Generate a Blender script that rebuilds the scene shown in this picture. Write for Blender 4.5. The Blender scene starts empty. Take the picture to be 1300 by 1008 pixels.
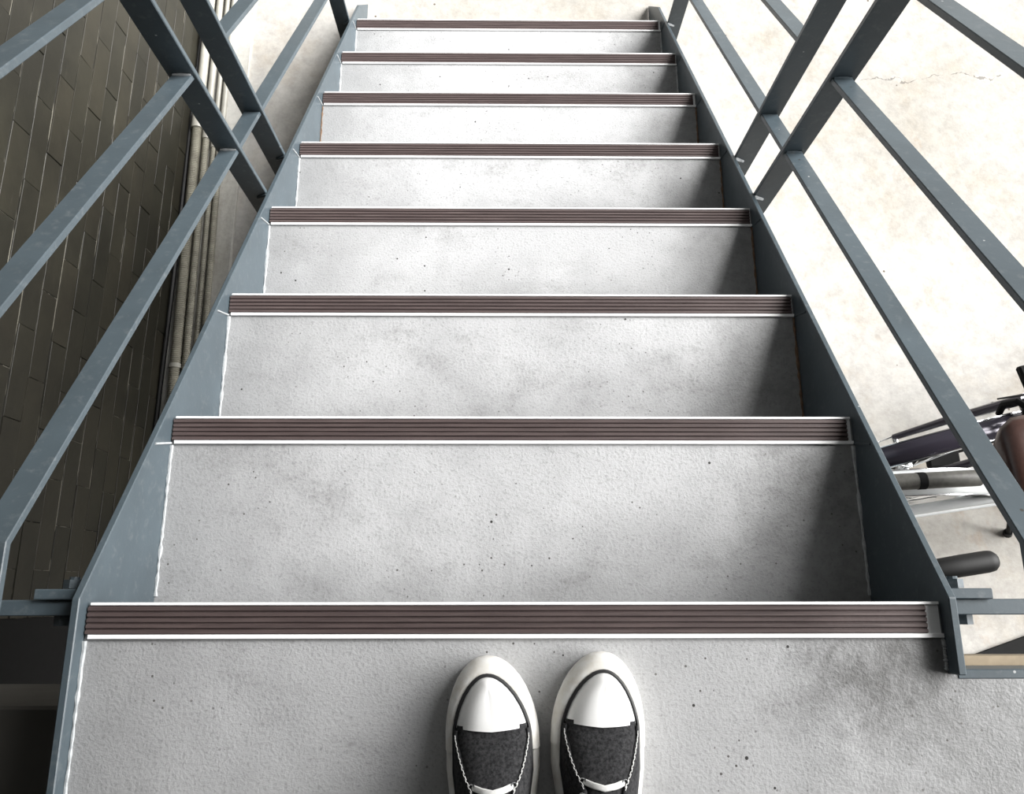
import bpy, bmesh, math, random
from mathutils import Vector, Matrix

random.seed(7)
scene = bpy.context.scene
COL = scene.collection
PI = math.pi

# ------------------------------------------------------------------ camera
cam_d = bpy.data.cameras.new('camera')
cam = bpy.data.objects.new('camera', cam_d)
COL.objects.link(cam)
cam_d.sensor_fit = 'HORIZONTAL'
cam_d.sensor_width = 36.0
cam_d.lens = 1050.0 / 1300.0 * 36.0
cam_d.shift_y = -44.5 / 1300.0
cam_d.clip_start = 0.02
CP, CY, CR = 1.299412920438268, 0.03819762585257269, -0.038564791911085555
f0 = Vector((math.sin(CY) * math.cos(CP), math.cos(CY) * math.cos(CP), -math.sin(CP)))
r0 = Vector((math.cos(CY), -math.sin(CY), 0))
d0 = f0.cross(r0)
right = math.cos(CR) * r0 + math.sin(CR) * d0
down = -math.sin(CR) * r0 + math.cos(CR) * d0
m = Matrix((right, -down, -f0)).transposed().to_4x4()
m.translation = Vector((-0.01473, 0.01288, 0.97266))
cam.matrix_world = m
scene.camera = cam

# ------------------------------------------------------------------ light
world = bpy.data.worlds.new('sky')
scene.world = world
world.use_nodes = True
bg = world.node_tree.nodes['Background']
bg.inputs['Color'].default_value = (0.97, 0.99, 1.0, 1)
bg.inputs['Strength'].default_value = 0.18

sun_d = bpy.data.lights.new('sun', 'SUN')
sun = bpy.data.objects.new('sun', sun_d)
COL.objects.link(sun)
sun_d.energy = 6.5
sun_d.angle = math.radians(50)
sun_d.color = (1.0, 0.99, 0.975)
sd = Vector((-0.82, -0.22, -0.56))          # travels from the open right / front side
sun.rotation_euler = sd.to_track_quat('-Z', 'Y').to_euler()

scene.view_settings.view_transform = 'Standard'
scene.view_settings.look = 'None'
scene.view_settings.gamma = 1.0
scene.view_settings.use_curve_mapping = False
scene.view_settings.exposure = 1.14

# ------------------------------------------------------------------ materials
class NT:
    def __init__(self, name):
        self.m = bpy.data.materials.new(name)
        self.m.use_nodes = True
        self.t = self.m.node_tree
        self.b = self.t.nodes['Principled BSDF']
        self.tc = None
    def n(self, kind, **kw):
        nd = self.t.nodes.new(kind)
        for k, v in kw.items():
            if isinstance(k, str) and hasattr(nd, k):
                setattr(nd, k, v)
        return nd
    def link(self, a, b):
        self.t.links.new(a, b)
    def coord(self, world_space=False):
        if world_space:
            g = self.n('ShaderNodeNewGeometry')
            return g.outputs['Position']
        if self.tc is None:
            self.tc = self.n('ShaderNodeTexCoord')
        return self.tc.outputs['Object']
    def mapping(self, scale=(1, 1, 1), loc=(0, 0, 0), world_space=False):
        mp = self.n('ShaderNodeMapping')
        mp.inputs['Scale'].default_value = scale
        mp.inputs['Location'].default_value = loc
        self.link(self.coord(world_space), mp.inputs['Vector'])
        return mp.outputs['Vector']
    def noise(self, scale, detail=4, rough=0.55, vec=None, dist=0.0):
        nd = self.n('ShaderNodeTexNoise')
        nd.inputs['Scale'].default_value = scale
        nd.inputs['Detail'].default_value = detail
        nd.inputs['Roughness'].default_value = rough
        nd.inputs['Distortion'].default_value = dist
        self.link(vec if vec is not None else self.coord(), nd.inputs['Vector'])
        return nd.outputs['Fac']
    def voronoi(self, scale, feature='F1', vec=None, rnd=1.0):
        nd = self.n('ShaderNodeTexVoronoi')
        nd.feature = feature
        nd.inputs['Scale'].default_value = scale
        nd.inputs['Randomness'].default_value = rnd
        self.link(vec if vec is not None else self.coord(), nd.inputs['Vector'])
        return nd
    def ramp(self, fac, stops):
        nd = self.n('ShaderNodeValToRGB')
        el = nd.color_ramp.elements
        while len(el) < len(stops):
            el.new(0.5)
        for e, (p, c) in zip(el, stops):
            e.position = p
            e.color = (c, c, c, 1) if not isinstance(c, (tuple, list)) else tuple(c) + (1,)
        self.link(fac, nd.inputs['Fac'])
        return nd.outputs['Color']
    def mix(self, fac, a, b, mode='MIX'):
        nd = self.n('ShaderNodeMix')
        nd.data_type = 'RGBA'
        nd.blend_type = mode
        for sock, v in ((nd.inputs[0], fac), (nd.inputs[6], a), (nd.inputs[7], b)):
            if isinstance(v, (int, float)):
                sock.default_value = v
            elif isinstance(v, (tuple, list)):
                sock.default_value = tuple(v) + (1,)
            else:
                self.link(v, sock)
        return nd.outputs[2]
    def math(self, op, a, b=0.0, c=None):
        nd = self.n('ShaderNodeMath')
        nd.operation = op
        for s, v in zip(nd.inputs, (a, b, c)):
            if v is None:
                continue
            if isinstance(v, (int, float)):
                s.default_value = v
            else:
                self.link(v, s)
        return nd.outputs[0]
    def color(self, c):
        if isinstance(c, (tuple, list)):
            self.b.inputs['Base Color'].default_value = tuple(c) + (1,)
        else:
            self.link(c, self.b.inputs['Base Color'])
    def surf(self, rough=0.5, metal=0.0, spec=0.5):
        for k, v in (('Roughness', rough), ('Metallic', metal), ('Specular IOR Level', spec)):
            if isinstance(v, (int, float)):
                self.b.inputs[k].default_value = v
            else:
                self.link(v, self.b.inputs[k])
    def bump(self, h, strength=0.3, dist=0.002):
        nd = self.n('ShaderNodeBump')
        nd.inputs['Strength'].default_value = strength
        nd.inputs['Distance'].default_value = dist
        self.link(h, nd.inputs['Height'])
        self.link(nd.outputs['Normal'], self.b.inputs['Normal'])


def plain(name, c, rough=0.5, metal=0.0, nscale=60.0, amount=0.12, bump=0.0, spec=0.5):
    """procedural paint / rubber / metal: a colour with fine mottling and a little relief"""
    t = NT(name)
    nz = t.noise(nscale, 4)
    f = t.ramp(nz, [(0.3, 1 - amount), (0.7, 1 + amount * 0.3)])
    t.color(t.mix(1.0, c, f, 'MULTIPLY'))
    t.surf(rough, metal, spec)
    if bump:
        t.bump(t.noise(nscale * 4, 3), bump, 0.001)
    return t.m


def mat_tread():
    t = NT('grey_step_paint')
    base = t.ramp(t.noise(5.0, 5, 0.6), [(0.30, (0.41, 0.413, 0.420)), (0.50, (0.48, 0.483, 0.49)), (0.72, (0.52, 0.523, 0.53))])
    # broad rubbed in grime, in blotches
    blot = t.ramp(t.math('MULTIPLY', t.noise(7.0, 6, 0.68, t.mapping((1, 1.6, 1), (3.1, 0.4, 0))), 1.0), [(0.54, 0.0), (0.74, 1.0)])
    gr = t.noise(130, 3, 0.7)
    blot2 = t.math('MULTIPLY', blot, t.ramp(gr, [(0.35, 0.25), (0.65, 1.0)]))
    c = t.mix(t.math('MULTIPLY', blot2, 0.55), base, (0.13, 0.125, 0.12))
    # fine orange peel dirt
    c = t.mix(t.math('MULTIPLY', t.ramp(t.noise(260, 2, 0.6), [(0.55, 0.0), (0.70, 1.0)]), 0.34), c, (0.15, 0.15, 0.145))
    # darker along the right hand stringer: grime with the stringer's shade painted in
    sep = t.n('ShaderNodeSeparateXYZ')
    t.link(t.coord(), sep.inputs[0])
    edge = t.math('ADD', sep.outputs[0], t.math('MULTIPLY', t.math('SUBTRACT', t.noise(14, 5, 0.7), 0.5), 0.34))
    em = t.ramp(edge, [(0.30, 0.0), (0.47, 1.0)])
    em = t.math('MULTIPLY', em, t.ramp(t.noise(55, 4, 0.7), [(0.3, 0.35), (0.62, 1.0)]))
    c = t.mix(t.math('MULTIPLY', em, 0.55), c, (0.10, 0.10, 0.095))
    # back and sides darker, middle paler: wear, with step shade and sheen painted in
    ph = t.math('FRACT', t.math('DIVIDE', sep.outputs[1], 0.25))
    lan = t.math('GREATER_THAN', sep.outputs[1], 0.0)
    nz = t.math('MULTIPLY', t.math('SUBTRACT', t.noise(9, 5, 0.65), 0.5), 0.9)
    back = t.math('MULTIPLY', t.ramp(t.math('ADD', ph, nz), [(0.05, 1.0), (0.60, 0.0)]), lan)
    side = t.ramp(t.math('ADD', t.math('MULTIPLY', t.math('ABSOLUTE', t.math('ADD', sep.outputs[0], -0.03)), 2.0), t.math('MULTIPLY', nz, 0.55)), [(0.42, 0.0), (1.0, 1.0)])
    wear_shade = t.math('MAXIMUM', t.math('MULTIPLY', back, 0.75), side)
    wear_shade = t.math('MAXIMUM', wear_shade, t.math('MULTIPLY', t.math('SUBTRACT', 1.0, lan), 0.42))
    c = t.mix(t.math('MULTIPLY', wear_shade, 0.60), c, (0.15, 0.152, 0.152))
    # scuffed black patch on the landing by the open side stringer
    vd = t.n('ShaderNodeVectorMath'); vd.operation = 'DISTANCE'
    t.link(t.mapping((1, 1.5, 1)), vd.inputs[0]); vd.inputs[1].default_value = (0.41, -0.11, 0)
    patch = t.ramp(t.math('ADD', vd.outputs['Value'], t.math('MULTIPLY', t.math('SUBTRACT', t.noise(22, 6, 0.75), 0.5), 0.26)), [(0.02, 1.0), (0.13, 0.0)])
    patch = t.math('MULTIPLY', patch, t.ramp(t.noise(90, 4, 0.7), [(0.3, 0.5), (0.6, 1.0)]))
    c = t.mix(t.math('MULTIPLY', patch, 0.72), c, (0.06, 0.058, 0.055))
    # chips and grit specks, sparse
    vor = t.voronoi(36)
    sp = t.math('LESS_THAN', vor.outputs['Distance'], 0.07)
    sepc = t.n('ShaderNodeSeparateColor')
    t.link(vor.outputs['Color'], sepc.inputs[0])
    pick = t.math('GREATER_THAN', sepc.outputs[0], 0.82)
    c = t.mix(t.math('MULTIPLY', sp, pick), c, (0.03, 0.028, 0.026))
    vor2 = t.voronoi(120)
    sp2 = t.math('LESS_THAN', vor2.outputs['Distance'], 0.16)
    sepc2 = t.n('ShaderNodeSeparateColor')
    t.link(vor2.outputs['Color'], sepc2.inputs[0])
    clus = t.ramp(t.noise(6, 3), [(0.45, 0.0), (0.6, 1.0)])
    c = t.mix(t.math('MULTIPLY', t.math('MULTIPLY', sp2, t.math('GREATER_THAN', sepc2.outputs[1], 0.8)), clus), c, (0.09, 0.085, 0.08))
    t.color(c)
    t.surf(t.ramp(t.noise(20, 4), [(0.3, 0.42), (0.7, 0.58)]), 0.0, 0.45)
    h = t.math('ADD', t.noise(260, 3, 0.6), t.math('MULTIPLY', t.noise(70, 3), 0.5))
    t.bump(h, 0.42, 0.0020)
    return t.m


def mat_steel(name='blue_grey_steel_paint', c=(0.054, 0.072, 0.084), rough=0.42):
    t = NT(name)
    base = t.ramp(t.noise(9, 5, 0.6), [(0.3, tuple(v * 0.85 for v in c)), (0.7, tuple(v * 1.12 for v in c))])
    vor = t.voronoi(45)
    sepc = t.n('ShaderNodeSeparateColor')
    t.link(vor.outputs['Color'], sepc.inputs[0])
    chip = t.math('MULTIPLY', t.math('LESS_THAN', vor.outputs['Distance'], 0.07), t.math('GREATER_THAN', sepc.outputs[0], 0.86))
    cc = t.mix(chip, base, (0.35, 0.36, 0.36))
    chip2 = t.math('MULTIPLY', t.math('LESS_THAN', vor.outputs['Distance'], 0.09), t.math('LESS_THAN', sepc.outputs[0], 0.09))
    cc = t.mix(chip2, cc, (0.03, 0.028, 0.025))
    dust = t.ramp(t.noise(70, 4, 0.7), [(0.55, 0.0), (0.8, 1.0)])
    cc = t.mix(t.math('MULTIPLY', dust, 0.25), cc, (0.25, 0.26, 0.26))
    t.color(cc)
    t.surf(rough, 0.0, 0.5)
    t.bump(t.noise(150, 3), 0.12, 0.001)
    return t.m


def mat_insert():
    t = NT('brown_rubber')
    v = t.mapping((3, 60, 60))
    base = t.ramp(t.noise(4, 4, 0.6, v), [(0.3, (0.055, 0.039, 0.038)), (0.7, (0.095, 0.069, 0.066))])
    wear = t.ramp(t.noise(3, 5, 0.7, t.mapping((2, 90, 20), (5, 0, 0))), [(0.55, 0.0), (0.75, 1.0)])
    t.color(t.mix(t.math('MULTIPLY', wear, 0.45), base, (0.19, 0.155, 0.145)))
    t.surf(0.62, 0.0, 0.4)
    t.bump(t.noise(160, 3), 0.2, 0.0008)
    return t.m


def mat_tile():
    t = NT('olive_brown_tile')
    oi = t.n('ShaderNodeObjectInfo')
    base = t.ramp(oi.outputs['Random'], [(0.0, (0.017, 0.016, 0.011)), (0.5, (0.020, 0.0185, 0.0125)), (1.0, (0.024, 0.0215, 0.0145))])
    v = t.mapping((1, 1, 1), world_space=True)
    st = t.ramp(t.noise(3.5, 6, 0.7, v), [(0.40, 0.7), (0.6, 1.15)])
    c = t.mix(1.0, base, st, 'MULTIPLY')
    streak = t.ramp(t.noise(6, 5, 0.75, t.mapping((1, 2.0, 9.0), (0, 0, 2), True)), [(0.60, 0.0), (0.78, 1.0)])
    c = t.mix(t.math('MULTIPLY', streak, 0.35), c, (0.07, 0.065, 0.052))
    t.color(c)
    t.surf(0.5, 0.0, 0.4)
    t.bump(t.noise(40, 4), 0.25, 0.002)
    return t.m


def mat_mortar():
    t = NT('tile_mortar')
    v = t.mapping((1, 7, 30), world_space=True)
    f = t.ramp(t.noise(1.0, 3, 0.6, v), [(0.49, (0.014, 0.013, 0.010)), (0.57, (0.17, 0.16, 0.13))])
    t.color(f)
    t.surf(0.9)
    return t.m


def mat_ground():
    t = NT('pale_concrete')
    base = t.ramp(t.noise(1.6, 6, 0.62), [(0.30, (0.345, 0.325, 0.29)), (0.52, (0.415, 0.40, 0.375)), (0.72, (0.455, 0.448, 0.432))])
    # tan patches, more of them in the strip between wall and stairs
    tan = t.ramp(t.noise(4.2, 6, 0.7, t.mapping((1, 1, 1), (2.3, 1.7, 0))), [(0.50, 0.0), (0.68, 1.0)])
    c = t.mix(t.math('MULTIPLY', tan, 0.4), base, (0.31, 0.255, 0.18))
    rust = t.ramp(t.noise(6.0, 5, 0.7, t.mapping((1, 0.7, 1), (8.2, 3.0, 0))), [(0.62, 0.0), (0.76, 1.0)])
    c = t.mix(t.math('MULTIPLY', rust, 0.45), c, (0.30, 0.19, 0.10))
    mot = t.ramp(t.noise(26, 5, 0.75), [(0.32, 0.80), (0.62, 1.04)])
    c = t.mix(1.0, c, mot, 'MULTIPLY')
    vor = t.voronoi(16)
    sepc = t.n('ShaderNodeSeparateColor')
    t.link(vor.outputs['Color'], sepc.inputs[0])
    sp = t.math('MULTIPLY', t.math('LESS_THAN', vor.outputs['Distance'], 0.06), t.math('GREATER_THAN', sepc.outputs[0], 0.7))
    c = t.mix(sp, c, (0.12, 0.10, 0.08))
    # one long hairline crack in the slab on the open side
    sep = t.n('ShaderNodeSeparateXYZ')
    t.link(t.coord(), sep.inputs[0])
    wob = t.math('MULTIPLY', t.math('SUBTRACT', t.noise(5, 5, 0.6), 0.5), 0.16)
    dy = t.math('ABSOLUTE', t.math('SUBTRACT', t.math('ADD', sep.outputs[1], wob), t.math('ADD', 1.66, t.math('MULTIPLY', t.math('SUBTRACT', sep.outputs[0], 1.2), 0.06))))
    thin = t.math('LESS_THAN', dy, t.math('MULTIPLY', t.ramp(t.noise(30, 3, 0.7), [(0.42, 0.0), (0.62, 1.0)]), 0.0026))
    span = t.math('MULTIPLY', t.math('GREATER_THAN', sep.outputs[0], 1.17), t.math('LESS_THAN', sep.outputs[0], 1.66))
    c = t.mix(t.math('MULTIPLY', t.math('MULTIPLY', thin, span), 0.7), c, (0.12, 0.11, 0.10))
    t.color(c)
    t.surf(0.85, 0.0, 0.3)
    t.bump(t.noise(60, 5, 0.7), 0.25, 0.004)
    return t.m


def mat_kerb():
    t = NT('grey_concrete_kerb')
    base = t.ramp(t.noise(3.0, 6, 0.65, t.mapping((3, 0.8, 1))), [(0.30, (0.30, 0.285, 0.245)), (0.55, (0.44, 0.43, 0.40)), (0.75, (0.52, 0.51, 0.48))])
    mot = t.ramp(t.noise(45, 5, 0.75), [(0.30, 0.82), (0.6, 1.03)])
    t.color(t.mix(1.0, base, mot, 'MULTIPLY'))
    t.surf(0.85, 0.0, 0.3)
    t.bump(t.noise(70, 5, 0.7), 0.25, 0.003)
    return t.m


def mat_alu():
    t = NT('bright_aluminium')
    br = t.noise(8, 3, 0.6, t.mapping((2, 200, 200)))
    t.color(t.ramp(br, [(0.3, (0.84, 0.84, 0.84)), (0.7, (0.93, 0.93, 0.93))]))
    t.surf(0.4, 0.0, 0.6)
    return t.m


def mat_canvas():
    t = NT('black_canvas')
    w = t.n('ShaderNodeTexWave')
    w.inputs['Scale'].default_value = 420
    t.link(t.mapping((1, 1, 0)), w.inputs['Vector'])
    c = t.ramp(t.noise(300, 3, 0.7), [(0.35, (0.010, 0.010, 0.011)), (0.7, (0.050, 0.050, 0.052))])
    t.color(c)
    t.surf(0.9, 0.0, 0.2)
    t.bump(w.outputs['Fac'], 0.3, 0.0006)
    return t.m


def mat_shoe_rubber():
    t = NT('white_shoe_rubber')
    base = t.ramp(t.noise(40, 4), [(0.3, (0.72, 0.71, 0.68)), (0.7, (0.82, 0.815, 0.79))])
    # scuffed tan dirt low on the bumper
    sep = t.n('ShaderNodeSeparateXYZ')
    t.link(t.coord(), sep.inputs[0])
    low = t.ramp(t.math('ADD', sep.outputs[0], t.math('MULTIPLY', t.math('SUBTRACT', t.noise(60, 4), 0.5), 0.05)), [(-0.0, 0.0), (0.0, 0.0)])
    d = t.ramp(t.noise(55, 5, 0.7), [(0.42, 0.0), (0.66, 1.0)])
    t.color(t.mix(t.math('MULTIPLY', d, 0.40), base, (0.50, 0.44, 0.34)))
    t.surf(0.55, 0.0, 0.4)
    t.bump(t.noise(120, 3), 0.15, 0.001)
    return t.m


M = dict(
    tread=mat_tread(), steel=mat_steel(), insert=mat_insert(), tile=mat_tile(), mortar=mat_mortar(),
    ground=mat_ground(), kerb=mat_kerb(), alu=mat_alu(), canvas=mat_canvas(), shoe=mat_shoe_rubber(),
    toe=plain('white_toe_rubber', (0.84, 0.84, 0.83), 0.45, nscale=35, amount=0.06),
    stripe=plain('black_rubber_line', (0.012, 0.012, 0.013), 0.5),
    lace=plain('white_cotton', (0.75, 0.75, 0.73), 0.9, nscale=300, bump=0.4),
    inner=plain('grey_lining', (0.25, 0.25, 0.24), 0.95, nscale=200),
    weld=plain('weld_bead_paint', (0.42, 0.44, 0.45), 0.5, nscale=90, amount=0.4, bump=0.5),
    rust=plain('rusty_weld', (0.14, 0.085, 0.05), 0.8, nscale=90, amount=0.5, bump=0.5),
    conduit=plain('beige_corrugated_plastic', (0.33, 0.315, 0.26), 0.6, nscale=30, amount=0.3),
    pipe=plain('ivory_plastic', (0.33, 0.32, 0.28), 0.45, nscale=25, amount=0.2),
    cable=plain('black_cable_sheath', (0.006, 0.006, 0.006), 0.6),
    rubber=plain('black_rubber', (0.012, 0.012, 0.012), 0.7, nscale=80, bump=0.2, spec=0.3),
    grip=plain('black_grip_rubber', (0.006, 0.006, 0.006), 0.6, nscale=50, spec=0.25),
    black=plain('shade_black', (0.010, 0.010, 0.010), 0.85, spec=0.15),
    board=plain('tan_timber', (0.36, 0.29, 0.20), 0.8, nscale=25, amount=0.35),
    ceil=plain('unseen_grey_soffit', (0.20, 0.20, 0.20), 0.8, nscale=4, amount=0.15),
    render=plain('dull_cement_render', (0.10, 0.095, 0.085), 0.85, nscale=5, amount=0.25),
    chrome=plain('chrome', (0.75, 0.76, 0.77), 0.18, 1.0, nscale=10, amount=0.05),
    white=plain('white_bike_enamel', (0.78, 0.80, 0.80), 0.25, nscale=10, amount=0.04),
    violet=plain('dark_violet_enamel', (0.045, 0.040, 0.055), 0.2, 0.3, nscale=10, amount=0.08),
    brown=plain('brown_leatherette', (0.055, 0.026, 0.020), 0.32, nscale=120, amount=0.2, bump=0.15),
    tube=plain('dull_grey_plastic', (0.14, 0.135, 0.12), 0.5, nscale=90, amount=0.3),
)

# ------------------------------------------------------------------ mesh helpers
class MB:
    def __init__(self):
        self.bm = bmesh.new()
    def prism(self, prof, x0, x1):
        """outline in (y, z), run from x0 to x1"""
        bm = self.bm
        a = [bm.verts.new((x0, y, z)) for y, z in prof]
        b = [bm.verts.new((x1, y, z)) for y, z in prof]
        n = len(prof)
        bm.faces.new(a); bm.faces.new(b[::-1])
        for i in range(n):
            bm.faces.new((a[i], b[i], b[(i + 1) % n], a[(i + 1) % n]))
        return self
    def box(self, x0, x1, y0, y1, z0, z1):
        return self.prism([(y0, z0), (y1, z0), (y1, z1), (y0, z1)], x0, x1)
    def ring(self, pts):
        return [self.bm.verts.new(p) for p in pts]
    def skin(self, rings, closed=True, caps=True):
        for r0_, r1_ in zip(rings, rings[1:]):
            n = len(r0_)
            for i in range(n if closed else n - 1):
                j = (i + 1) % n
                try:
                    self.bm.faces.new((r0_[i], r0_[j], r1_[j], r1_[i]))
                except ValueError:
                    pass
        if caps and closed:
            self.bm.faces.new(rings[0][::-1]); self.bm.faces.new(rings[-1])
        return self
    def tube(self, pts, rad, n=10, closed=False, caps=True, flat=1.0):
        pts = [Vector(p) for p in pts]
        N = len(pts)
        rads = rad if isinstance(rad, (list, tuple)) else [rad] * N
        up = None
        rings = []
        for i, p in enumerate(pts):
            if closed:
                t = pts[(i + 1) % N] - pts[i - 1]
            else:
                t = pts[min(i + 1, N - 1)] - pts[max(i - 1, 0)]
            t.normalize()
            if up is None:
                up = Vector((0, 0, 1)) if abs(t.z) < 0.9 else Vector((1, 0, 0))
            up = (up - t * up.dot(t)).normalized()
            s = t.cross(up)
            rings.append(self.ring([p + rads[i] * (math.cos(2 * PI * k / n) * s + flat * math.sin(2 * PI * k / n) * up) for k in range(n)]))
        if closed:
            rings.append(rings[0])
            self.skin(rings, True, False)
        else:
            self.skin(rings, True, caps)
        return self
    def obj(self, name, mat, parent=None, smooth=False, bevel=0.0, seg=1, angle=35):
        bm = self.bm
        bmesh.ops.recalc_face_normals(bm, faces=bm.faces)
        if bevel:
            es = [e for e in bm.edges if len(e.link_faces) == 2 and e.calc_face_angle(0) > 0.6]
            bmesh.ops.bevel(bm, geom=es, offset=bevel, segments=seg, affect='EDGES', profile=0.6)
        me = bpy.data.meshes.new(name)
        bm.to_mesh(me); bm.free()
        for p in me.polygons:
            p.use_smooth = smooth
        if smooth and hasattr(me, 'set_sharp_from_angle'):
            me.set_sharp_from_angle(angle=math.radians(angle))
        me.materials.append(mat)
        o = bpy.data.objects.new(name, me)
        COL.objects.link(o)
        if parent is not None:
            o.parent = parent
        return o

def thing(name, label, cat, loc=(0, 0, 0), group=None):
    o = bpy.data.objects.new(name, None)
    o.empty_display_size = 0.1
    COL.objects.link(o)
    o.location = loc
    o['label'] = label; o['category'] = cat
    if group:
        o['group'] = group
    return o

def tag(o, label, cat, group=None):
    o['label'] = label; o['category'] = cat
    if group:
        o['group'] = group
    return o

def structure(o, label=None):
    o['kind'] = 'structure'
    if label:
        o['label'] = label
    return o

def dup(o, parent=None):
    c = o.copy(); COL.objects.link(c)
    if parent is not None:
        c.parent = parent
    for ch in list(o.children):
        dup(ch, c)
    return c

# ------------------------------------------------------------------ dimensions
T, R = 0.25, 0.1794          # going, rise
S = R / T
HW = 0.4775                  # half width of a tread
XI, XO = 0.480, 0.489        # stringer faces
GZ = -8 * R                  # ground
TH = 0.009

# ------------------------------------------------------------------ setting
structure(MB().box(-9, 9, -4, 14, GZ - 0.2, GZ).obj('floor', M['ground']), 'pale tan concrete ground below the stairs')
structure(MB().box(-1.045, -0.862, -4, 14, GZ - 0.03, GZ + 0.012).obj('trim_1', M['kerb'], bevel=0.003), 'grey concrete kerb strip along the foot of the tiled wall')

wall = MB().box(-1.30, -1.0375, -0.04, 7.0, GZ - 0.05, 1.898).obj('wall_left', M['mortar'])
structure(wall, 'dark olive brown tiled wall')
TLY, TLZ, JT, JY = 0.200, 0.0665, 0.0048, 0.0014
tile_meshes = []
for k in range(3):
    rr = random.Random(k)
    b = MB()
    hy, hz, c = (TLY - JY) / 2, (TLZ - JT) / 2, 0.0008
    back = b.ring([(-0.012, -hy, -hz), (-0.012, hy, -hz), (-0.012, hy, hz), (-0.012, -hy, hz)])
    mid = b.ring([(-0.0010, -hy, -hz), (-0.0010, hy, -hz), (-0.0010, hy, hz), (-0.0010, -hy, hz)])
    j = lambda: rr.uniform(-0.0007, 0.0007)
    front = b.ring([(j(), -hy + c, -hz + c), (j(), hy - c, -hz + c), (j(), hy - c, hz - c), (j(), -hy + c, hz - c)])
    b.skin([back, mid, front], True, True)
    o = b.obj('tile', M['tile'], wall)
    tile_meshes.append(o.data)
    bpy.data.objects.remove(o)
row = 0
z = GZ + 0.012 + TLZ / 2
hb = MB()
while z < 1.85:
    off = (row % 2) * TLY / 2
    y = -0.04 + TLY / 2 - off
    while y < 6.9:
        if y > -0.04 - 0.02:
            if z < -0.24 and y < 2.3:
                o = bpy.data.objects.new('tile', random.choice(tile_meshes))
                COL.objects.link(o); o.parent = wall
                if y < 0:
                    o.scale = (1, 0.495, 1)
                o.location = (-1.0350 + random.uniform(-0.0012, 0.0010), max(y, 0.0105), z)
                o.rotation_euler = (random.uniform(-0.004, 0.004), random.uniform(-0.012, 0.012), random.uniform(-0.008, 0.008))
            else:
                hy, hz = (TLY - JY) / 2, (TLZ - JT) / 2
                hb.box(-1.046, -1.035, y - hy, y + hy, z - hz, z + hz)
        y += TLY
    z += TLZ; row += 1
st = hb.obj('upper_tiles', M['tile'], wall); st['kind'] = 'stuff'

# flush black wall: deep shade painted in beyond the end of the tiled wall
structure(MB().box(-1.30, -1.036, -4, -0.0405, GZ - 0.05, 1.898).obj('wall_shade', M['black']), 'flush wall beside the landing, black to paint in deep shade')
structure(MB().box(-1.30, 3.5, -1.75, -1.60, GZ - 0.05, 1.898).obj('wall_back_unseen', M['black']), 'unseen black wall behind the landing, added to block sky light')  # added out of view to shut off the sky behind
structure(MB().box(-1.035, -0.56, -1.60, -0.125, -0.42, -0.15).obj('trim_2', M['render'], bevel=0.004), 'dim cement ledge left of the landing')
structure(MB().box(-1.6, 2.55, -2.2, 1.0, 1.90, 2.05).obj('ceiling_unseen', M['ceil']), 'unseen grey soffit above the stair head, sized to block sky light')  # out of view; extent set to hold sky light off landing and rails

# ------------------------------------------------------------------ staircase
stair = thing('steel_staircase', 'long flight of grey painted steel steps with brown ribbed edges and blue-grey stringers', 'staircase')

def top_h(y):                 # stringer top above ground datum
    return 0.0265 - S * y
def stringer(sx, yback):
    yb = 0.006
    h0 = top_h(yb)
    prof = [(yback, h0), (yb, h0), (1.832, top_h(1.832)), (1.95, GZ + 0.004), (1.62, GZ + 0.004), (0.05, -0.30), (yback, -0.30)]
    b = MB().prism(prof, sx * XI, sx * XO)
    return b.obj('stringer', M['steel'], stair, bevel=0.0012)
stringer(-1, -0.30); stringer(1, -0.075)

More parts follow.
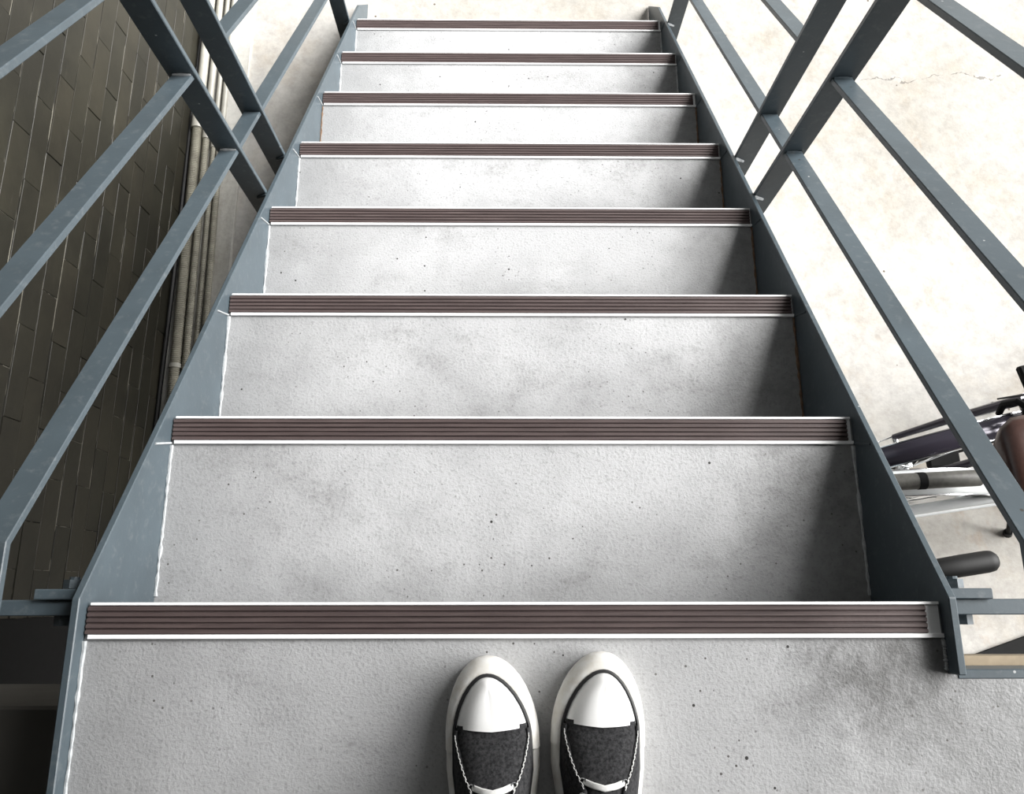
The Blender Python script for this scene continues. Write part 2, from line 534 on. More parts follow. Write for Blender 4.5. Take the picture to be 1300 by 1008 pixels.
landing = thing('landing_platform', 'grey painted landing deck in the foreground under the sneakers', 'landing')
for k in range(8):
    yk, zk = k * T, -k * R
    y0 = yk - T - 0.012 if k else -1.5
    # folded plate: top, nose and riser
    t = 0.006
    zr = zk - R if k < 7 else GZ + 0.003
    prof = [(y0, zk), (yk - 0.001, zk), (yk - 0.001, zk - 0.035), (yk - 0.010, zk - 0.040), (yk - 0.010, zr - 0.004 if k < 7 else zr),
            (yk - 0.016, zr - 0.004 if k < 7 else zr), (yk - 0.016, zk - t), (y0, zk - t)]
    if k:
        tr = MB().prism(prof, -XI, XI).obj('tread', M['tread'], stair)
    else:
        b = MB()
        outl = [(-0.4795, -1.5), (1.10, -1.5), (1.10, -0.0755), (0.4795, -0.0755), (0.4795, -0.001), (-0.4795, -0.001)]
        b.skin([b.ring([(x, y, -0.006) for x, y in outl]), b.ring([(x, y, 0.0) for x, y in outl])])
        b.box(-0.4795, 0.4795, -0.016, -0.010, -R - 0.004, -0.0061)
        tr = b.obj('deck_plate', M['tread'], landing)
    # aluminium nosing frame
    b = MB()
    w0, w1 = -HW + 0.0015, HW
    ys = yk - 0.037
    b.box(w0, w1, ys, yk + 0.001, zk + 0.0001, zk + 0.0016)
    b.box(w0 + 0.001, w1 + 0.0015, ys, ys + 0.0046, zk + 0.0001, zk + 0.0046)
    b.box(w0, w1, yk - 0.0012, yk + 0.0018, zk - 0.012, zk + 0.0046)
    b.obj('nosing_frame', M['alu'], tr, bevel=0.0004)
    # brown ribbed insert
    ins_end = HW - (0.016 if k == 0 else 0.006 if k in (1, 7, 5) else 0.002)
    pr = [(ys + 0.0048, zk + 0.0017)]
    y_a, y_b = ys + 0.0048, yk - 0.0014
    nr = 5
    step = (y_b - y_a) / nr
    for i in range(nr):
        yy = y_a + i * step
        pr += [(yy + 0.0008, zk + 0.0050), (yy + step - 0.0019, zk + 0.0050), (yy + step - 0.0014, zk + 0.0028), (yy + step - 0.0004, zk + 0.0028)]
    pr += [(y_b, zk + 0.0017)]
    MB().prism(pr, -HW - 0.0005, ins_end).obj('nosing_insert', M['insert'], tr)
    # weld beads beside the tread
    for sx in (-1, 1):
        rr = random.Random(k * 2 + sx)
        pts, rd = [], []
        ya, yb = (y0 + 0.02, ys - 0.002) if k else (-0.07 if sx > 0 else -0.29, ys - 0.002)
        nn = 26
        for i in range(nn + 1):
            pts.append((sx * (XI - 0.0015), ya + (yb - ya) * i / nn, zk + 0.001 + rr.uniform(-0.0006, 0.0010)))
            rd.append(0.0030 * rr.uniform(0.35, 1.1))
        bead_mat = M['rust'] if (k == 5 and sx < 0) or (sx > 0 and k in (2, 3, 4, 5)) else M['weld']
        MB().tube(pts, rd, 6).obj('weld_bead', bead_mat, tr, smooth=True)
        # short paint tick up the stringer at the back corner of the nosing
        if k:
            yt = ys + 0.001
            MB().tube([(sx * (XI - 0.0005), yt, zk + 0.002), (sx * (XI - 0.0005), yt - 0.010, zk + 0.054)], 0.0016, 6).obj('weld_tick', M['weld'] if sx < 0 else M['steel'], tr, smooth=True)

# landing plate behind the first nosing
MB().box(XO + 0.001, 1.10, -0.0805, -0.0705, -0.05, 0.001).obj('edge_angle', M['steel'], landing, bevel=0.001)
MB().box(XO + 0.001, 1.10, -0.1100, -0.0600, -0.082, -0.051).obj('timber_packer', M['board'], landing, bevel=0.001)
MB().box(1.06, 1.10, -1.5, -0.085, -0.20, -0.007).obj('side_beam', M['steel'], landing)
MB().box(-0.47, 1.05, -1.5, -1.45, -0.20, -0.007).obj('rear_beam', M['steel'], landing)

# ------------------------------------------------------------------ railings
def sloped(h, y0, y1, th=TH):
    v = th / math.cos(math.atan(S))
    return [(y0, h - S * y0), (y1, h - S * y1), (y1, h + v - S * y1), (y0, h + v - S * y0)]

RH = (0.1845, 0.408, 0.627)
YA, YB, YC = 0.785, 0.928, 1.706
def railing(sx, label):
    root = thing('stair_railing', label, 'railing')
    xa, xb = sx * 0.4945, sx * 0.5265
    px0, px1 = sx * 0.4895, sx * 0.5335
    hand_h = 0.86
    for yp, hh in ((YA, hand_h), (YB, hand_h), (YC, hand_h)):
        zt, zb = hh - S * yp + 0.004, top_h(yp) - 0.09
        MB().box(px0, px1, yp - 0.0045, yp + 0.0045, zb, zt).obj('post', M['steel'], root, bevel=0.0012)
    yb = 0.058
    for i, h in enumerate(RH):
        v = TH / math.cos(math.atan(S))
        ye = YA - 0.0046
        zl = h - S * yb
        prof = [(-0.9, zl), (yb, zl), (ye, h - S * ye), (ye, h + v - S * ye), (yb + 0.002, zl + TH), (-0.9, zl + TH)]
        MB().prism(prof, xa, xb).obj('rail', M['steel'], root, bevel=0.001)
        MB().prism(sloped(h, YB + 0.0046, YC - 0.0046), xa, xb).obj('rail', M['steel'], root, bevel=0.001)
    MB().prism(sloped(RH[0], YA + 0.0046, YB - 0.0046), xa, xb).obj('link_rail', M['steel'], root, bevel=0.001)
    # hand rail above the picture, on the post heads
    pts = [(-0.9, hand_h - S * yb), (yb, hand_h - S * yb), (YA, hand_h - S * YA)]
    MB().tube([(sx * 0.511, y, z_ + 0.021) for y, z_ in pts] + [(sx * 0.511, YA + 0.02, hand_h - S * YA + 0.012)], 0.017, 10).obj('handrail', M['steel'], root, smooth=True)
    MB().tube([(sx * 0.511, YB - 0.02, hand_h - S * YB + 0.03), (sx * 0.511, YC + 0.02, hand_h - S * YC + 0.012)], 0.017, 10).obj('handrail', M['steel'], root, smooth=True)
    MB().box(px0, px1, -0.885, -0.876, 0.002, hand_h - S * yb + 0.01).obj('post', M['steel'], root, bevel=0.0012)
    # small weld beads at the rail joints
    for h in RH[:2]:
        zz = h + 0.0115 - S * (YA - 0.006)
        MB().tube([(xa + sx * 0.002, YA - 0.006, zz), (sx * 0.511, YA - 0.0065, zz + 0.001), (xb - sx * 0.002, YA - 0.006, zz)], [0.0025, 0.0032, 0.0022], 6).obj('weld_bead', M['weld'] if sx < 0 else M['steel'], root, smooth=True)
    for yp in (YA, YB, YC):
        MB().tube([(sx * 0.4885, yp - 0.008, top_h(yp) + 0.002), (sx * 0.492, yp - 0.007, top_h(yp) - 0.001), (sx * 0.51, yp - 0.006, top_h(yp) - 0.012)], [0.003, 0.004, 0.003], 6).obj('weld_bead', M['weld'] if sx > 0 else M['steel'], root, smooth=True)
    return root
railing(-1, 'blue-grey steel railing in front of the dark tiled wall')
railing(1, 'dark steel railing on the open side above the pale ground and bicycles')

def hexprism(b, c, r, y0, y1):
    prof = [(c[0] + r * math.cos(PI / 6 + k * PI / 3), c[1] + r * math.sin(PI / 6 + k * PI / 3)) for k in range(6)]
    ra = b.ring([(x, y0, z_) for x, z_ in prof]); rb = b.ring([(x, y1, z_) for x, z_ in prof])
    b.skin([ra, rb])

def guard_bar(sx, label):
    root = thing('guard_bar', label, 'steel bar')
    xe = 1.03 if sx < 0 else 1.08
    MB().box(sx * 0.497, sx * xe, -0.0125, 0.0045, -0.045, 0.0).obj('bar', M['steel'], root, bevel=0.001)
    MB().box(sx * (XO + 0.0003), sx * 0.540, 0.0048, 0.0165, -0.045, 0.006).obj('bracket_plate', M['steel'], root, bevel=0.001)
    b = MB()
    hexprism(b, (sx * 0.509, -0.02), 0.0115, 0.017, 0.027)
    b.tube([(sx * 0.509, -0.018, -0.02), (sx * 0.509, 0.030, -0.02)], 0.006, 10)
    b.obj('bolt', M['steel'], root)
    b = MB()
    hexprism(b, (sx * 0.514, -0.02), 0.0115, -0.0235, -0.0128)
    b.obj('nut', M['steel'], root)
    if sx > 0:
        MB().box(1.045, 1.08, -0.083, -0.0128, -0.045, 0.0).obj('end_plate', M['steel'], root)
guard_bar(-1, 'pale blue-grey bar bolted between the stringer and the dark wall')
guard_bar(1, 'dark steel bar bolted to the stringer beside the black bicycle grip')

# ------------------------------------------------------------------ sneakers
def sneaker(label, loc, rz, mirror):
    root = thing('canvas_sneaker', label, 'shoe', loc)
    root.rotation_euler = (0, 0, rz)
    L = 0.280
    mx = -1 if mirror else 1
    # half outline: distance from toe -> (outer half width, inner half width)
    def width(s):
        u = s / L
        if u < 0.40:
            q = min(1.0, s / 0.084)
            w = 0.0495 * math.sqrt(max(0.0, 1 - (1 - q) ** 2))
        else:
            q = (u - 0.40) / 0.60
            w = 0.0495 - 0.0125 * math.sin(q * PI * 0.62)
            if u > 0.86:
                qq = (u - 0.86) / 0.14
                w *= math.sqrt(max(0.0, 1 - qq * qq * 0.995))
        return w
    def cx(s):
        u = s / L
        return mx * (0.004 * math.sin(u * PI * 1.5) )
    st_ = [0, 0.0015, 0.004, 0.008, 0.014, 0.022, 0.032, 0.044, 0.052, 0.060, 0.067, 0.074, 0.092, 0.112, 0.14, 0.17, 0.20, 0.225, 0.241, 0.255, 0.265, 0.272, 0.277, 0.2795, 0.28]
    def outline(inset, zz):
        """closed ring around the shoe, drawn in by inset"""
        pts = []
        def pt(s, side):
            w = width(s)
            p = Vector((cx(s) + side * w, -s, 0))
            e = 1e-3
            s0, s1 = max(0, s - e), min(L, s + e)
            d = Vector((cx(s1) + side * width(s1) - cx(s0) - side * width(s0), -(s1 - s0), 0))
            d.normalize()
            n = Vector((d.y, -d.x, 0)) * (-side)
            n = -n if n.x * side < -1e-6 else n
            return p - n * (inset(s) if callable(inset) else inset)
        for s in st_:
            pts.append(pt(s, 1))
        for s in st_[-2:0:-1]:
            pts.append(pt(s, -1))
        i0 = inset(0.0) if callable(inset) else inset
        i1 = inset(L) if callable(inset) else inset
        pts[0] = Vector((cx(0), -i0, 0))
        pts[len(st_) - 1] = Vector((cx(L), -L + i1, 0))
        return [(p.x, p.y, zz(p) if callable(zz) else zz) for p in pts]
    # sole and foxing, leaning in as it rises; thicker bumper at the toe
    def bump_in(k):
        return k
    b = MB()
    rings = [b.ring(outline(i, zz)) for i, zz in ((0.0035, 0.0), (0.0005, 0.002), (0.0, 0.006), (0.0, 0.013), (0.0014, 0.021), (0.0038, 0.027), (0.0080, 0.031))]
    b.skin(rings)
    b.obj('foxing_band', M['shoe'], root, smooth=True, angle=60)
    def ins(s):
        return 0.0090 + 0.0085 * max(0.0, 1 - s / 0.070) ** 1.3
    # toe bumper: a second thicker band round the front
    b = MB()
    def front(inset, zz, smax=0.105):
        full = outline(inset, zz)
        n = len(st_)
        idx = [i for i in range(n) if st_[i] <= smax]
        a = [full[i] for i in idx]
        bb = [full[len(full) - i] for i in idx if i > 0]
        return bb[::-1] + a
    prof = ((0.08, 0.008), (0.0, 0.012), (0.02, 0.018), (0.16, 0.026), (0.45, 0.0325), (0.80, 0.0355), (1.0, 0.0352))
    rings = [b.ring(front((lambda s, f=i: -0.0008 + f * (ins(s) + 0.0008)), zz)) for i, zz in prof]
    b.skin(rings, False, False)
    b.obj('toe_bumper', M['shoe'], root, smooth=True, angle=70)
    # black line round the top of the bumper
    b = MB()
    b.tube(front((lambda s: ins(s) + 0.0006), 0.0362, 0.150), 0.0020, 8)
    b.obj('black_line', M['stripe'], root, smooth=True)
    # upper: stations along the shoe
    def hgt(s):
        prof_ = [(0.0145, 0.036), (0.020, 0.0425), (0.030, 0.0475), (0.045, 0.0515), (0.060, 0.0545), (0.068, 0.056), (0.085, 0.061), (0.105, 0.068), (0.125, 0.077), (0.145, 0.086), (0.165, 0.093), (0.20, 0.082), (0.235, 0.080), (0.262, 0.088), (0.272, 0.082)]
        if s <= prof_[0][0]:
            return prof_[0][1]
        for (a, ha), (c, hc) in zip(prof_, prof_[1:]):
            if s <= c:
                return ha + (hc - ha) * (s - a) / (c - a)
        return prof_[-1][1]
    def arc(s, grow=0.0, n=16, lo=0.0):
        w = max(0.002, width(s) - ins(s) - 0.0012)
        # keep the cap inside the black line
        h = hgt(s) + grow
        z0 = 0.0350 if s < 0.11 else 0.030
        w += grow * 0.6
        pts = []
        for i in range(n + 1):
            a = PI * (lo + (1 - 2 * lo) * i / n)
            ca, sa = math.cos(a), math.sin(a)
            xx = w * math.copysign(abs(ca) ** 0.75, ca)
            zz = z0 + (h - z0) * (abs(sa) ** 0.85)
            pts.append((cx(s) + xx, -s, zz))
        return pts
    b = MB()
    SB = 0.068
    edge = front((lambda s: ins(s) + 0.0020), 0.0358, 0.0672)
    rings = []
    for k in range(9):
        t_ = k / 8
        rg = []
        for x, y, zz in edge:
            c_ = cx(-y)
            v_ = min(1.0, -y / 0.067)
            yt = -(0.020 + 0.047 * v_)
            hh = 0.0125 + 0.0085 * v_
            rg.append((x + (c_ - x) * t_, y + (yt - y) * t_ - 0.004 * t_ * v_ ** 3, zz + hh * (1 - (1 - t_) ** 2.8) ** 0.72))
        rings.append(b.ring(rg))
    b.skin(rings, False, False)
    # a short lip at the rear edge of the cap
    bmesh.ops.remove_doubles(b.bm, verts=b.bm.verts[:], dist=0.00005)
    b.obj('toe_cap', M['toe'], root, smooth=True, angle=60)
    # canvas vamp up to the lace opening
    b = MB()
    vs = [0.0655, 0.070, 0.077, 0.086, 0.098, 0.110, 0.122]
    b.skin([b.ring(arc(s, -0.0026 * max(0.0, min(1.0, (0.088 - s) / 0.018)))) for s in vs], False, False)
    b.obj('vamp', M['canvas'], root, smooth=True, angle=60)
    # quarters: both sides and the heel
    for side in (0, 1):
        b = MB()
        rings = []
        for s in [0.070, 0.078, 0.088, 0.100, 0.111, 0.126, 0.14, 0.155, 0.172, 0.19, 0.21, 0.23, 0.248, 0.262, 0.2715]:
            full = arc(s, 0.0016, 24)
            keep = 9 if s < 0.172 else 8
            if s < 0.12:
                keep = max(3, int(3 + 6 * (s - 0.070) / 0.050))
                col = full[:keep + 1]
                col = [col[min(len(col) - 1, round(i * (len(col) - 1) / 9))] if False else tuple(Vector(col[int(i * (len(col) - 1) / 9)]).lerp(Vector(col[min(len(col) - 1, int(i * (len(col) - 1) / 9) + 1)]), (i * (len(col) - 1) / 9) % 1)) for i in range(10)]
            else:
                col = [tuple(Vector(full[int(i * keep / 9)]).lerp(Vector(full[min(24, int(i * keep / 9) + 1)]), (i * keep / 9) % 1)) for i in range(10)]
            if side:
                col = [(2 * cx(s) - x, y, zz) for x, y, zz in col]
            rings.append(b.ring(col))
        b.skin(rings, False, False)
        qo = b.obj('quarter_panel', M['canvas'], root, smooth=True, angle=60)
        so = qo.modifiers.new('thickness', 'SOLIDIFY'); so.thickness = 0.0022; so.offset = -1
        # double row of white stitching along the front edge
        sb = MB()
        for dx in (0.0028, 0.0052):
            for i in range(10):
                s0 = 0.0715 + dx + i * 0.0050
                pa = []
                for q in (0.0, 0.0032):
                    s1 = s0 + q
                    fl = arc(s1, 0.0021, 24)
                    kf = min(8.6, max(2.6, 3 + 6 * (s1 - dx - 0.070) / 0.050 - 0.35))
                    v_ = Vector(fl[int(kf)]).lerp(Vector(fl[int(kf) + 1]), kf % 1)
                    if side:
                        v_.x = 2 * cx(s1) - v_.x
                    pa.append(v_)
                sb.tube(pa, 0.00042, 5)
        sb.obj('stitching', M['lace'], qo)
    # heel strip
    b = MB()
    b.tube([(cx(0.272), -0.2735, 0.032), (cx(0.272), -0.2735, 0.085)], 0.0075, 8, flat=0.5)
    b.obj('heel_strip', M['canvas'], root, smooth=True)
    # tongue
    b = MB()
    rings = []
    for s, w, zz in ((0.112, 0.017, 0.0690), (0.125, 0.018, 0.0745), (0.145, 0.020, 0.0845), (0.165, 0.022, 0.094), (0.183, 0.023, 0.104), (0.194, 0.020, 0.1105)):
        rings.append(b.ring([(cx(s) + w * u, -s, zz - 0.006 * u * u) for u in (-1, -0.5, 0, 0.5, 1)]))
    b.skin(rings, False, False)
    to = b.obj('tongue', M['canvas'], root, smooth=True)
    so = to.modifiers.new('thickness', 'SOLIDIFY'); so.thickness = 0.003
    # insole
    b = MB()
    b.bm.faces.new(b.ring([(x, y, 0.034) for x, y, zz in outline(0.016, 0.034)]))
    b.obj('insole', M['inner'], root)
    # laces and eyelets
    prev = None
    for i in range(5):
        s = 0.119 + i * 0.0125
        zz = hgt(s) + 0.004
        w = 0.020 + 0.001 * i
        lb = MB()
        lb.tube([(cx(s) - w, -s, zz - 0.008), (cx(s) - w * 0.55, -s - 0.002, zz - 0.001), (cx(s), -s - 0.004, zz + 0.0015), (cx(s) + w * 0.55, -s - 0.002, zz - 0.001), (cx(s) + w, -s, zz - 0.008)], 0.0030, 8, flat=0.45)
        lb.obj('lace', M['lace'], root, smooth=True)
        for sd_ in (-1, 1):
            eb = MB()
            pts = [(cx(s) + sd_ * (w + 0.001) + 0.003 * math.cos(a), -s + 0.003 * math.sin(a), zz - 0.0078 - sd_ * 0.0 + 0.0 - 0.0018 * math.cos(a) * sd_) for a in [2 * PI * q / 12 for q in range(12)]]
            eb.tube(pts, 0.0009, 6, closed=True)
            eb.obj('eyelet', M['chrome'], root, smooth=True)
    return root
sneaker('black canvas sneaker with white toe, nearer the dark wall', (-0.0325, -0.0545, 0.0003), math.radians(2.0), False)
sneaker('black canvas sneaker with white toe, nearer the open side', (0.0935, -0.0505, 0.0003), math.radians(-2.0), True)

# ------------------------------------------------------------------ conduits and cable along the wall foot
def corrugated(b, pts, r, pitch):
    # resample
    pts = [Vector(p) for p in pts]
    out = []
    for a, c in zip(pts, pts[1:]):
        n = max(1, int((c - a).length / (pitch / 2)))
        for i in range(n):
            out.append(a.lerp(c, i / n))
    out.append(pts[-1])
    rad = [r if i % 2 else r * 0.80 for i in range(len(out))]
    b.tube(out, rad, 12)

def curve_x(y, x_far, bend):
    return x_far + bend * max(0.0, (1.9 - y)) ** 1.0

conduits = [  # x far, slope toward viewer, radius, end of corrugated part (y), label
    (-1.012, 0.018, 0.0165, 1.47, 'thickest beige corrugated conduit, touching the foot of the tiled wall'),
    (-0.981, 0.016, 0.0115, 1.435, 'beige corrugated conduit second from the tiled wall'),
    (-0.957, 0.018, 0.0085, 1.405, 'thin beige conduit third from the tiled wall'),
    (-0.935, 0.018, 0.0100, 1.37, 'thin beige conduit furthest from the tiled wall'),
]
for x_far, bend, r, ye, lab in conduits:
    root = thing('conduit_pipe', lab, 'conduit', (0, 0, 0), 'conduits along the wall foot')
    zc = GZ + 0.0125 + r
    ys = [0.05 + (ye - 0.05) * i / 18 for i in range(19)]
    b = MB()
    corrugated(b, [(curve_x(y, x_far, bend), y, zc) for y in ys], r, 0.0060)
    b.obj('corrugated_pipe', M['conduit'], root, smooth=True, angle=30)
    xe = curve_x(ye, x_far, bend)
    MB().tube([(xe, ye - 0.018, zc), (xe, ye - 0.016, zc), (xe - 0.0005, ye + 0.035, zc), (xe - 0.0005, ye + 0.037, zc)], [r * 0.9, r * 1.16, r * 1.16, r * 0.9], 16).obj('coupling', M['pipe'], root, smooth=True)
    MB().tube([(xe - 0.0005, ye + 0.03, zc), (x_far - 0.005, 3.2, zc)], r * 0.92, 16).obj('smooth_pipe', M['pipe'], root, smooth=True)
    if r > 0.016:
        yj = 0.66
        xj = curve_x(yj, x_far, bend)
        MB().tube([(xj, yj - 0.006, zc), (xj, yj + 0.006, zc)], r * 1.12, 16).obj('joint_ring', M['pipe'], root, smooth=True)
cpts = []
for i in range(40):
    y = 0.0 + 2.6 * i / 39
    cpts.append((-1.0278 - 0.002 * math.sin(y * 5), y, GZ + 0.0125 + 0.008 + 0.004 * max(0, math.sin(y * 2.2))))
cab = MB().tube(cpts, 0.0072, 8).obj('cable', M['cable'], smooth=True)
tag(cab, 'black cable running in the gap between the tiled wall and the conduits', 'cable')

# added black slab, painting in the shadow wedge below the landing edge
slab_o = MB()
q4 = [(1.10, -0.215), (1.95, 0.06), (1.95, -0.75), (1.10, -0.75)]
a = slab_o.ring([(x, y, GZ + 0.0005) for x, y in q4]); c = slab_o.ring([(x, y, GZ + 0.012) for x, y in q4])
slab_o.skin([a, c])
tag(slab_o.obj('shade_slab', M['black']), 'black slab added as shade on the pale ground under the landing edge', 'mat')  # not a real mat: stands in for the shadow wedge

# ------------------------------------------------------------------ bicycles (built facing -x, then turned)
def arc_pts(cx_, cz_, r, a0, a1, n, y=0.0):
    return [(cx_ + r * math.cos(a0 + (a1 - a0) * i / n), y, cz_ + r * math.sin(a0 + (a1 - a0) * i / n)) for i in range(n + 1)]

def bicycle(label, loc, yaw, lean, frame_m, fender_m, saddle_m, fender_w, step_through, pump, straight=False):
    root = thing('bicycle', label, 'bicycle', loc)
    root.rotation_euler = (lean, 0, yaw)
    RW = 0.325
    FA, RA = Vector((-0.62, 0, RW)), Vector((0.46, 0, RW))
    BB = Vector((0.0, 0, 0.28))
    HT0, HT1 = Vector((-0.475, 0, 0.66)), Vector((-0.425, 0, 0.82))
    ST = Vector((0.205, 0, 0.70))
    fr = MB()
    if step_through:
        for s in (-1, 1):
            fr.tube([HT1 + Vector((0.0, 0.004 * s, -0.03)), Vector((-0.30, 0.016 * s, 0.62)), Vector((-0.12, 0.026 * s, 0.52)), Vector((0.12, 0.022 * s, 0.52)), RA + Vector((0.0, 0.05 * s, 0))], 0.0125, 10)
        fr.tube([HT0, BB], 0.017, 10)
    else:
        fr.tube([HT1 - Vector((0, 0, 0.03)), ST - Vector((0.01, 0, 0.03))], 0.0175, 12)
        fr.tube([HT0, BB], 0.020, 12)
    fr.tube([HT0, HT1], 0.021, 12)
    fr.tube([BB, ST], 0.016, 12)
    fr.tube([BB - Vector((0, 0.035, 0)), BB + Vector((0, 0.035, 0))], 0.022, 12)
    for s in (-1, 1):
        fr.tube([BB + Vector((0.02, 0.02 * s, 0)), RA + Vector((0, 0.06 * s, 0))], 0.009, 8)
        if not step_through:
            fr.tube([ST - Vector((0.01, 0, 0.05)), RA + Vector((0, 0.06 * s, 0))], 0.008, 8)
    fr.obj('frame', frame_m, root, smooth=True, angle=50)
    fk = MB()
    crown = Vector((-0.487, 0, 0.655))
    fk.tube([crown + Vector((0, -0.045, 0.015)), crown + Vector((0, 0.045, 0.015))], 0.017, 10)
    for s in (-1, 1):
        fk.tube([crown + Vector((0, 0.045 * s, 0.015)), Vector((-0.545, 0.055 * s, 0.46)), FA + Vector((0, 0.055 * s, 0))], [0.012, 0.010, 0.008], 10)
    fk.obj('fork', frame_m, root, smooth=True)
    for ax in (FA, RA):
        wb = MB()
        wb.tube(arc_pts(ax.x, ax.z, RW - 0.019, 0, 2 * PI * 47 / 48, 47), 0.019, 10, closed=True)
        w = wb.obj('wheel', M['rubber'], root, smooth=True)
        rb = MB()
        rb.tube(arc_pts(ax.x, ax.z, RW - 0.041, 0, 2 * PI * 47 / 48, 47), 0.010, 8, closed=True)
        rb.obj('rim', M['chrome'], w, smooth=True)
        hb_ = MB()
        hb_.tube([ax + Vector((0, -0.055, 0)), ax + Vector((0, -0.03, 0)), ax + Vector((0, -0.028, 0)), ax + Vector((0, 0.028, 0)), ax + Vector((0, 0.03, 0)), ax + Vector((0, 0.055, 0))], [0.007, 0.009, 0.022, 0.022, 0.009, 0.007], 12)
        hb_.obj('hub', M['chrome'], w, smooth=True)
        sb = MB()
        for k in range(28):
            a = 2 * PI * k / 28
            s = 1 if k % 2 else -1
            sb.tube([ax + Vector((0.02 * math.cos(a + 0.9 * (1 if k % 4 < 2 else -1)), 0.027 * s, 0.02 * math.sin(a + 0.9 * (1 if k % 4 < 2 else -1)))), ax + Vector(((RW - 0.045) * math.cos(a), 0, (RW - 0.045) * math.sin(a)))], 0.0011, 4)
        so = sb.obj('spokes', M['chrome'], w); so['kind'] = 'stuff'
        # fender: a shallow arched strip over the tyre
        fb = MB()
        a0, a1 = (math.radians(-5), math.radians(170)) if ax is RA else (math.radians(20), math.radians(178))
        if ax is RA:
            a0, a1 = math.radians(-12), math.radians(165)
        rings = []
        for i in range(31):
            a = a0 + (a1 - a0) * i / 30
            pr_ = []
            for q in range(9):
                u = -1 + q / 4
                rad = RW + 0.022 - 0.010 * u * u
                pr_.append((ax.x + rad * math.cos(a), u * fender_w / 2, ax.z + rad * math.sin(a)))
            rings.append(fb.ring(pr_))
        fb.skin(rings, False, False)
        fo = fb.obj('fender', fender_m, root, smooth=True, angle=60)
        sm = fo.modifiers.new('thickness', 'SOLIDIFY'); sm.thickness = 0.0012
        eb = MB()
        for s in (-1, 1):
            eb.tube(arc_pts(ax.x, ax.z, RW + 0.012, a0, a1, 30, s * fender_w / 2), 0.0022, 6)
        eb.obj('fender_edge', M['chrome'], fo, smooth=True)
        stb = MB()
        for s in (-1, 1):
            aa = math.radians(35) if ax is RA else math.radians(150)
            stb.tube([ax + Vector((0, 0.058 * s, 0)), Vector((ax.x + (RW + 0.012) * math.cos(aa), s * fender_w / 2, ax.z + (RW + 0.012) * math.sin(aa)))], 0.0024, 6)
        stb.obj('fender_stay', M['chrome'], fo, smooth=True)
    # front brake above the tyre
    bk = MB()
    for s in (-1, 1):
        bk.tube([crown + Vector((-0.035, 0.012 * s, 0.075)), crown + Vector((-0.045, 0.040 * s, 0.055)), crown + Vector((-0.04, 0.046 * s, 0.0)), crown + Vector((-0.04, 0.030 * s, -0.03))], 0.0075, 8)
    bk.tube([crown + Vector((-0.035, -0.02, 0.085)), crown + Vector((-0.035, 0.075, 0.085))], 0.005, 8)
    bk.tube([crown + Vector((-0.030, 0.05, 0.06)), crown + Vector((-0.090, 0.055, 0.062))], [0.0025, 0.0018], 6)
    bk.tube([crown + Vector((-0.045, -0.005, 0.06)), crown + Vector((-0.02, 0.03, 0.05))], 0.012, 8)
    bk.obj('front_brake', M['black'], root, smooth=True)
    # stem and swept bar
    stem_top = Vector((-0.375, 0, 0.965))
    MB().tube([HT1, stem_top], 0.0125, 10).obj('stem', M['chrome'], root, smooth=True)
    hbm = MB()
    bar = [(-0.135, -0.235, 0.985), (-0.27, -0.225, 1.0), (-0.36, -0.15, 1.0), (-0.385, -0.06, 0.975), (-0.375, 0, 0.965)]
    bar += [(x, -y, z_) for x, y, z_ in bar[-2::-1]]
    hbm.tube(bar, 0.011, 10)
    if straight:
        hbm.bm.free(); hbm = MB()
        bar = [(-0.345, -0.295, 0.985), (-0.365, -0.12, 0.985), (-0.375, -0.04, 0.968), (-0.375, 0, 0.965)]
        bar += [(x, -y, z_) for x, y, z_ in bar[-2::-1]]
        hbm.tube(bar, 0.011, 10)
    hbo = hbm.obj('handlebar', M['chrome'], root, smooth=True)
    for s in (-1, 1):
        p0, p1 = Vector((-0.245, 0.2268 * s, 0.9975)), Vector((-0.125, 0.2355 * s, 0.984))
        if straight:
            p0, p1 = Vector((-0.3615, 0.17 * s, 0.985)), Vector((-0.3445, 0.300 * s, 0.985))
        d = p1 - p0
        g = MB()
        g.tube([p0, p0 + d * 0.03, p0 + d * 0.10, p0 + d * 0.12, p0 + d * 0.14, p0 + d * 0.5, p0 + d * 0.86, p0 + d * 0.93, p0 + d * 0.975, p0 + d],
               [0.017, 0.0190, 0.0190, 0.0160, 0.0172, 0.0182, 0.0182, 0.0170, 0.0125, 0.004], 16)
        g.obj('grip', M['grip'], hbo, smooth=True, angle=60)
        lv = MB()
        if straight:
            lv.tube([(-0.37, 0.105 * s, 0.985), (-0.39, 0.12 * s, 0.978), (-0.398, 0.14 * s, 0.97), (-0.392, 0.168 * s, 0.965)], [0.012, 0.010, 0.007, 0.008], 8)
            lv.obj('brake_lever', M['black'], hbo, smooth=True)
            continue
        lv.tube([(-0.275, 0.222 * s, 0.992), (-0.285, 0.235 * s, 0.975), (-0.255, 0.262 * s, 0.955), (-0.16, 0.268 * s, 0.950)], [0.010, 0.008, 0.006, 0.005], 8)
        lv.tube([(-0.30, 0.214 * s, 1.0), (-0.262, 0.226 * s, 1.0)], 0.016, 10)
        lv.obj('brake_lever', M['black'], hbo, smooth=True)
    # saddle: nose toward the front
    MB().tube([ST - Vector((0.008, 0, 0.03)), Vector((0.225, 0, 0.815))], 0.0125, 10).obj('seat_post', M['chrome'], root, smooth=True)
    sd_ = MB()
    rings = []
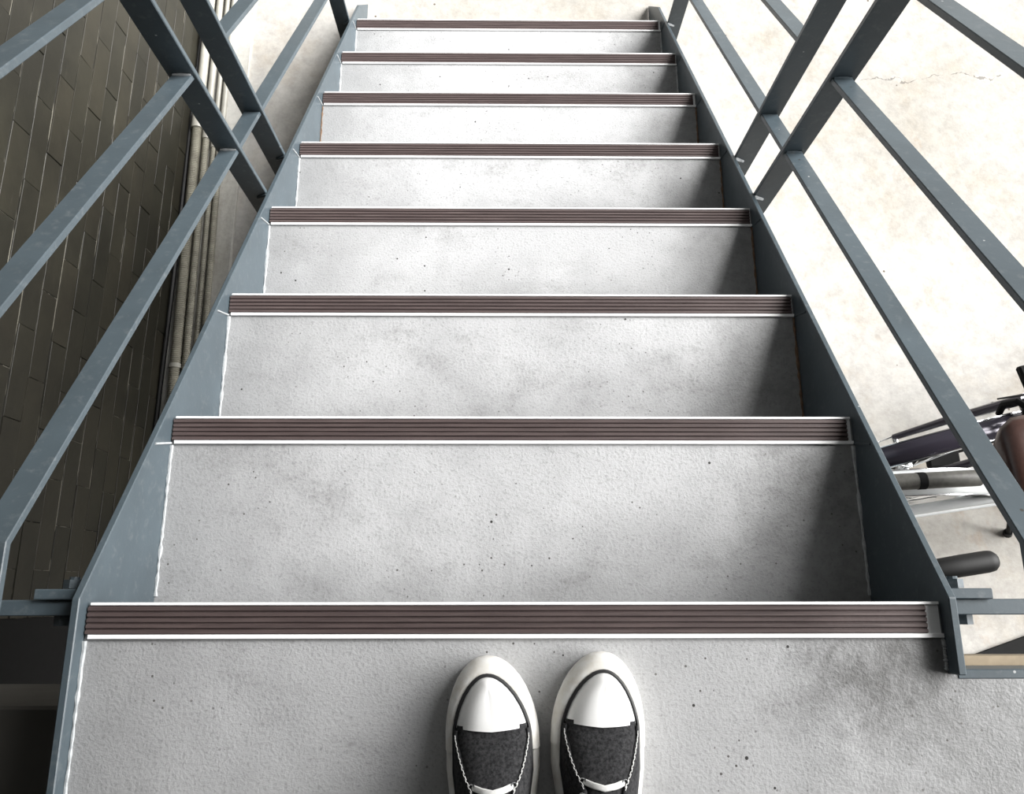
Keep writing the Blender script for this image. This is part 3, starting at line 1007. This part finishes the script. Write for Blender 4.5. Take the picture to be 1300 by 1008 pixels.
    for x, w, zt in ((0.078, 0.012, 0.835), (0.083, 0.022, 0.843), (0.098, 0.029, 0.849), (0.13, 0.034, 0.853), (0.17, 0.043, 0.856), (0.21, 0.064, 0.860), (0.25, 0.088, 0.866), (0.285, 0.100, 0.870), (0.315, 0.096, 0.869), (0.335, 0.078, 0.862), (0.342, 0.050, 0.850)):
        pts = []
        for k in range(14):
            a = 2 * PI * k / 14
            pts.append((x, w * math.cos(a), zt - 0.022 + (0.022 if math.sin(a) > 0 else 0.030) * math.sin(a)))
        rings.append(sd_.ring([(px_ + 0.012, py_, pz_) for px_, py_, pz_ in pts]))
    sd_.skin(rings)
    so = sd_.obj('saddle', saddle_m, root, smooth=True, angle=70)
    # drive
    cr = MB()
    cr.tube(arc_pts(0, 0.28, 0.085, 0, 2 * PI * 31 / 32, 31, -0.045), 0.006, 6, closed=True)
    for s in (-1, 1):
        a = PI if s > 0 else 0.0
        cr.tube([BB + Vector((0, 0.05 * s, 0)), BB + Vector((0.165 * math.cos(a), 0.065 * s, 0.165 * math.sin(a)))], 0.009, 8)
    for k in range(5):
        a = 2 * PI * k / 5
        cr.tube([(0, -0.045, 0.28), (0.083 * math.cos(a), -0.045, 0.28 + 0.083 * math.sin(a))], 0.006, 6)
    cro = cr.obj('crank', M['chrome'], root, smooth=True)
    for s in (-1, 1):
        a = PI if s > 0 else 0.0
        p = BB + Vector((0.165 * math.cos(a), 0.115 * s, 0.165 * math.sin(a)))
        MB().box(p.x - 0.042, p.x + 0.042, p.y - 0.042, p.y + 0.042, p.z - 0.011, p.z + 0.011).obj('pedal', M['black'], cro, bevel=0.005)
    cg = MB()
    rg = []
    for x, zz, h in ((-0.10, 0.28, 0.03), (-0.08, 0.28, 0.09), (0.0, 0.285, 0.105), (0.15, 0.31, 0.08), (0.44, 0.335, 0.055), (0.50, 0.335, 0.02)):
        rg.append(cg.ring([(x, -0.048, zz - h), (x, -0.058, zz - h * 0.9), (x, -0.058, zz + h * 0.9), (x, -0.048, zz + h), (x, -0.040, zz + h), (x, -0.040, zz - h)]))
    cg.skin(rg)
    cg.obj('chain_guard', fender_m if not step_through else M['white'], root, smooth=True, angle=40)
    # side stand on the left hand side (-y is the rider's right here, so the stand sits at +/-)
    kb = MB()
    kb.tube([(-0.005, 0.03, 0.262), (-0.06, 0.055, 0.15), (-0.127, 0.090, 0.014)], [0.008, 0.007, 0.0065], 10)
    ko = kb.obj('side_stand', M['black'], root, smooth=True)
    fb = MB()
    fb.tube([(-0.123, 0.088, 0.022), (-0.131, 0.092, 0.003)], [0.011, 0.013], 12)
    fb.obj('stand_foot', M['rubber'], ko, smooth=True)
    if pump:
        # grey cylinder with a black band, lying along the rear fender behind the saddle
        zc = RW + 0.022 + 0.019 + RW
        pb = MB()
        pb.tube([(0.315, 0.0, zc), (0.32, 0.0, zc), (0.50, 0.0, zc), (0.505, 0.0, zc)], [0.014, 0.0172, 0.0172, 0.014], 14)
        po = pb.obj('carrier_tube', M['tube'], root, smooth=True, angle=40)
        MB().tube([(0.435, 0, zc), (0.452, 0, zc)], 0.0180, 14).obj('clamp_ring', M['black'], po, smooth=True, angle=40)
    return root
bicycle('white step-through bicycle with brown saddle and grey tube along its rear fender', (1.297, 0.258, GZ), math.radians(183), 0.0,
        M['white'], M['white'], M['brown'], 0.055, True, True)
bicycle('dark violet bicycle behind the white one, its dark front fender in view', (1.60, 0.490, GZ), math.radians(14), 0.0,
        M['violet'], M['violet'], M['black'], 0.046, False, False)
bicycle('black bicycle under the landing, its handlebar grip sticking out beside the stringer', (0.624, -0.350, GZ), math.radians(-74), 0.0,
        M['black'], M['black'], M['black'], 0.046, False, False, True)
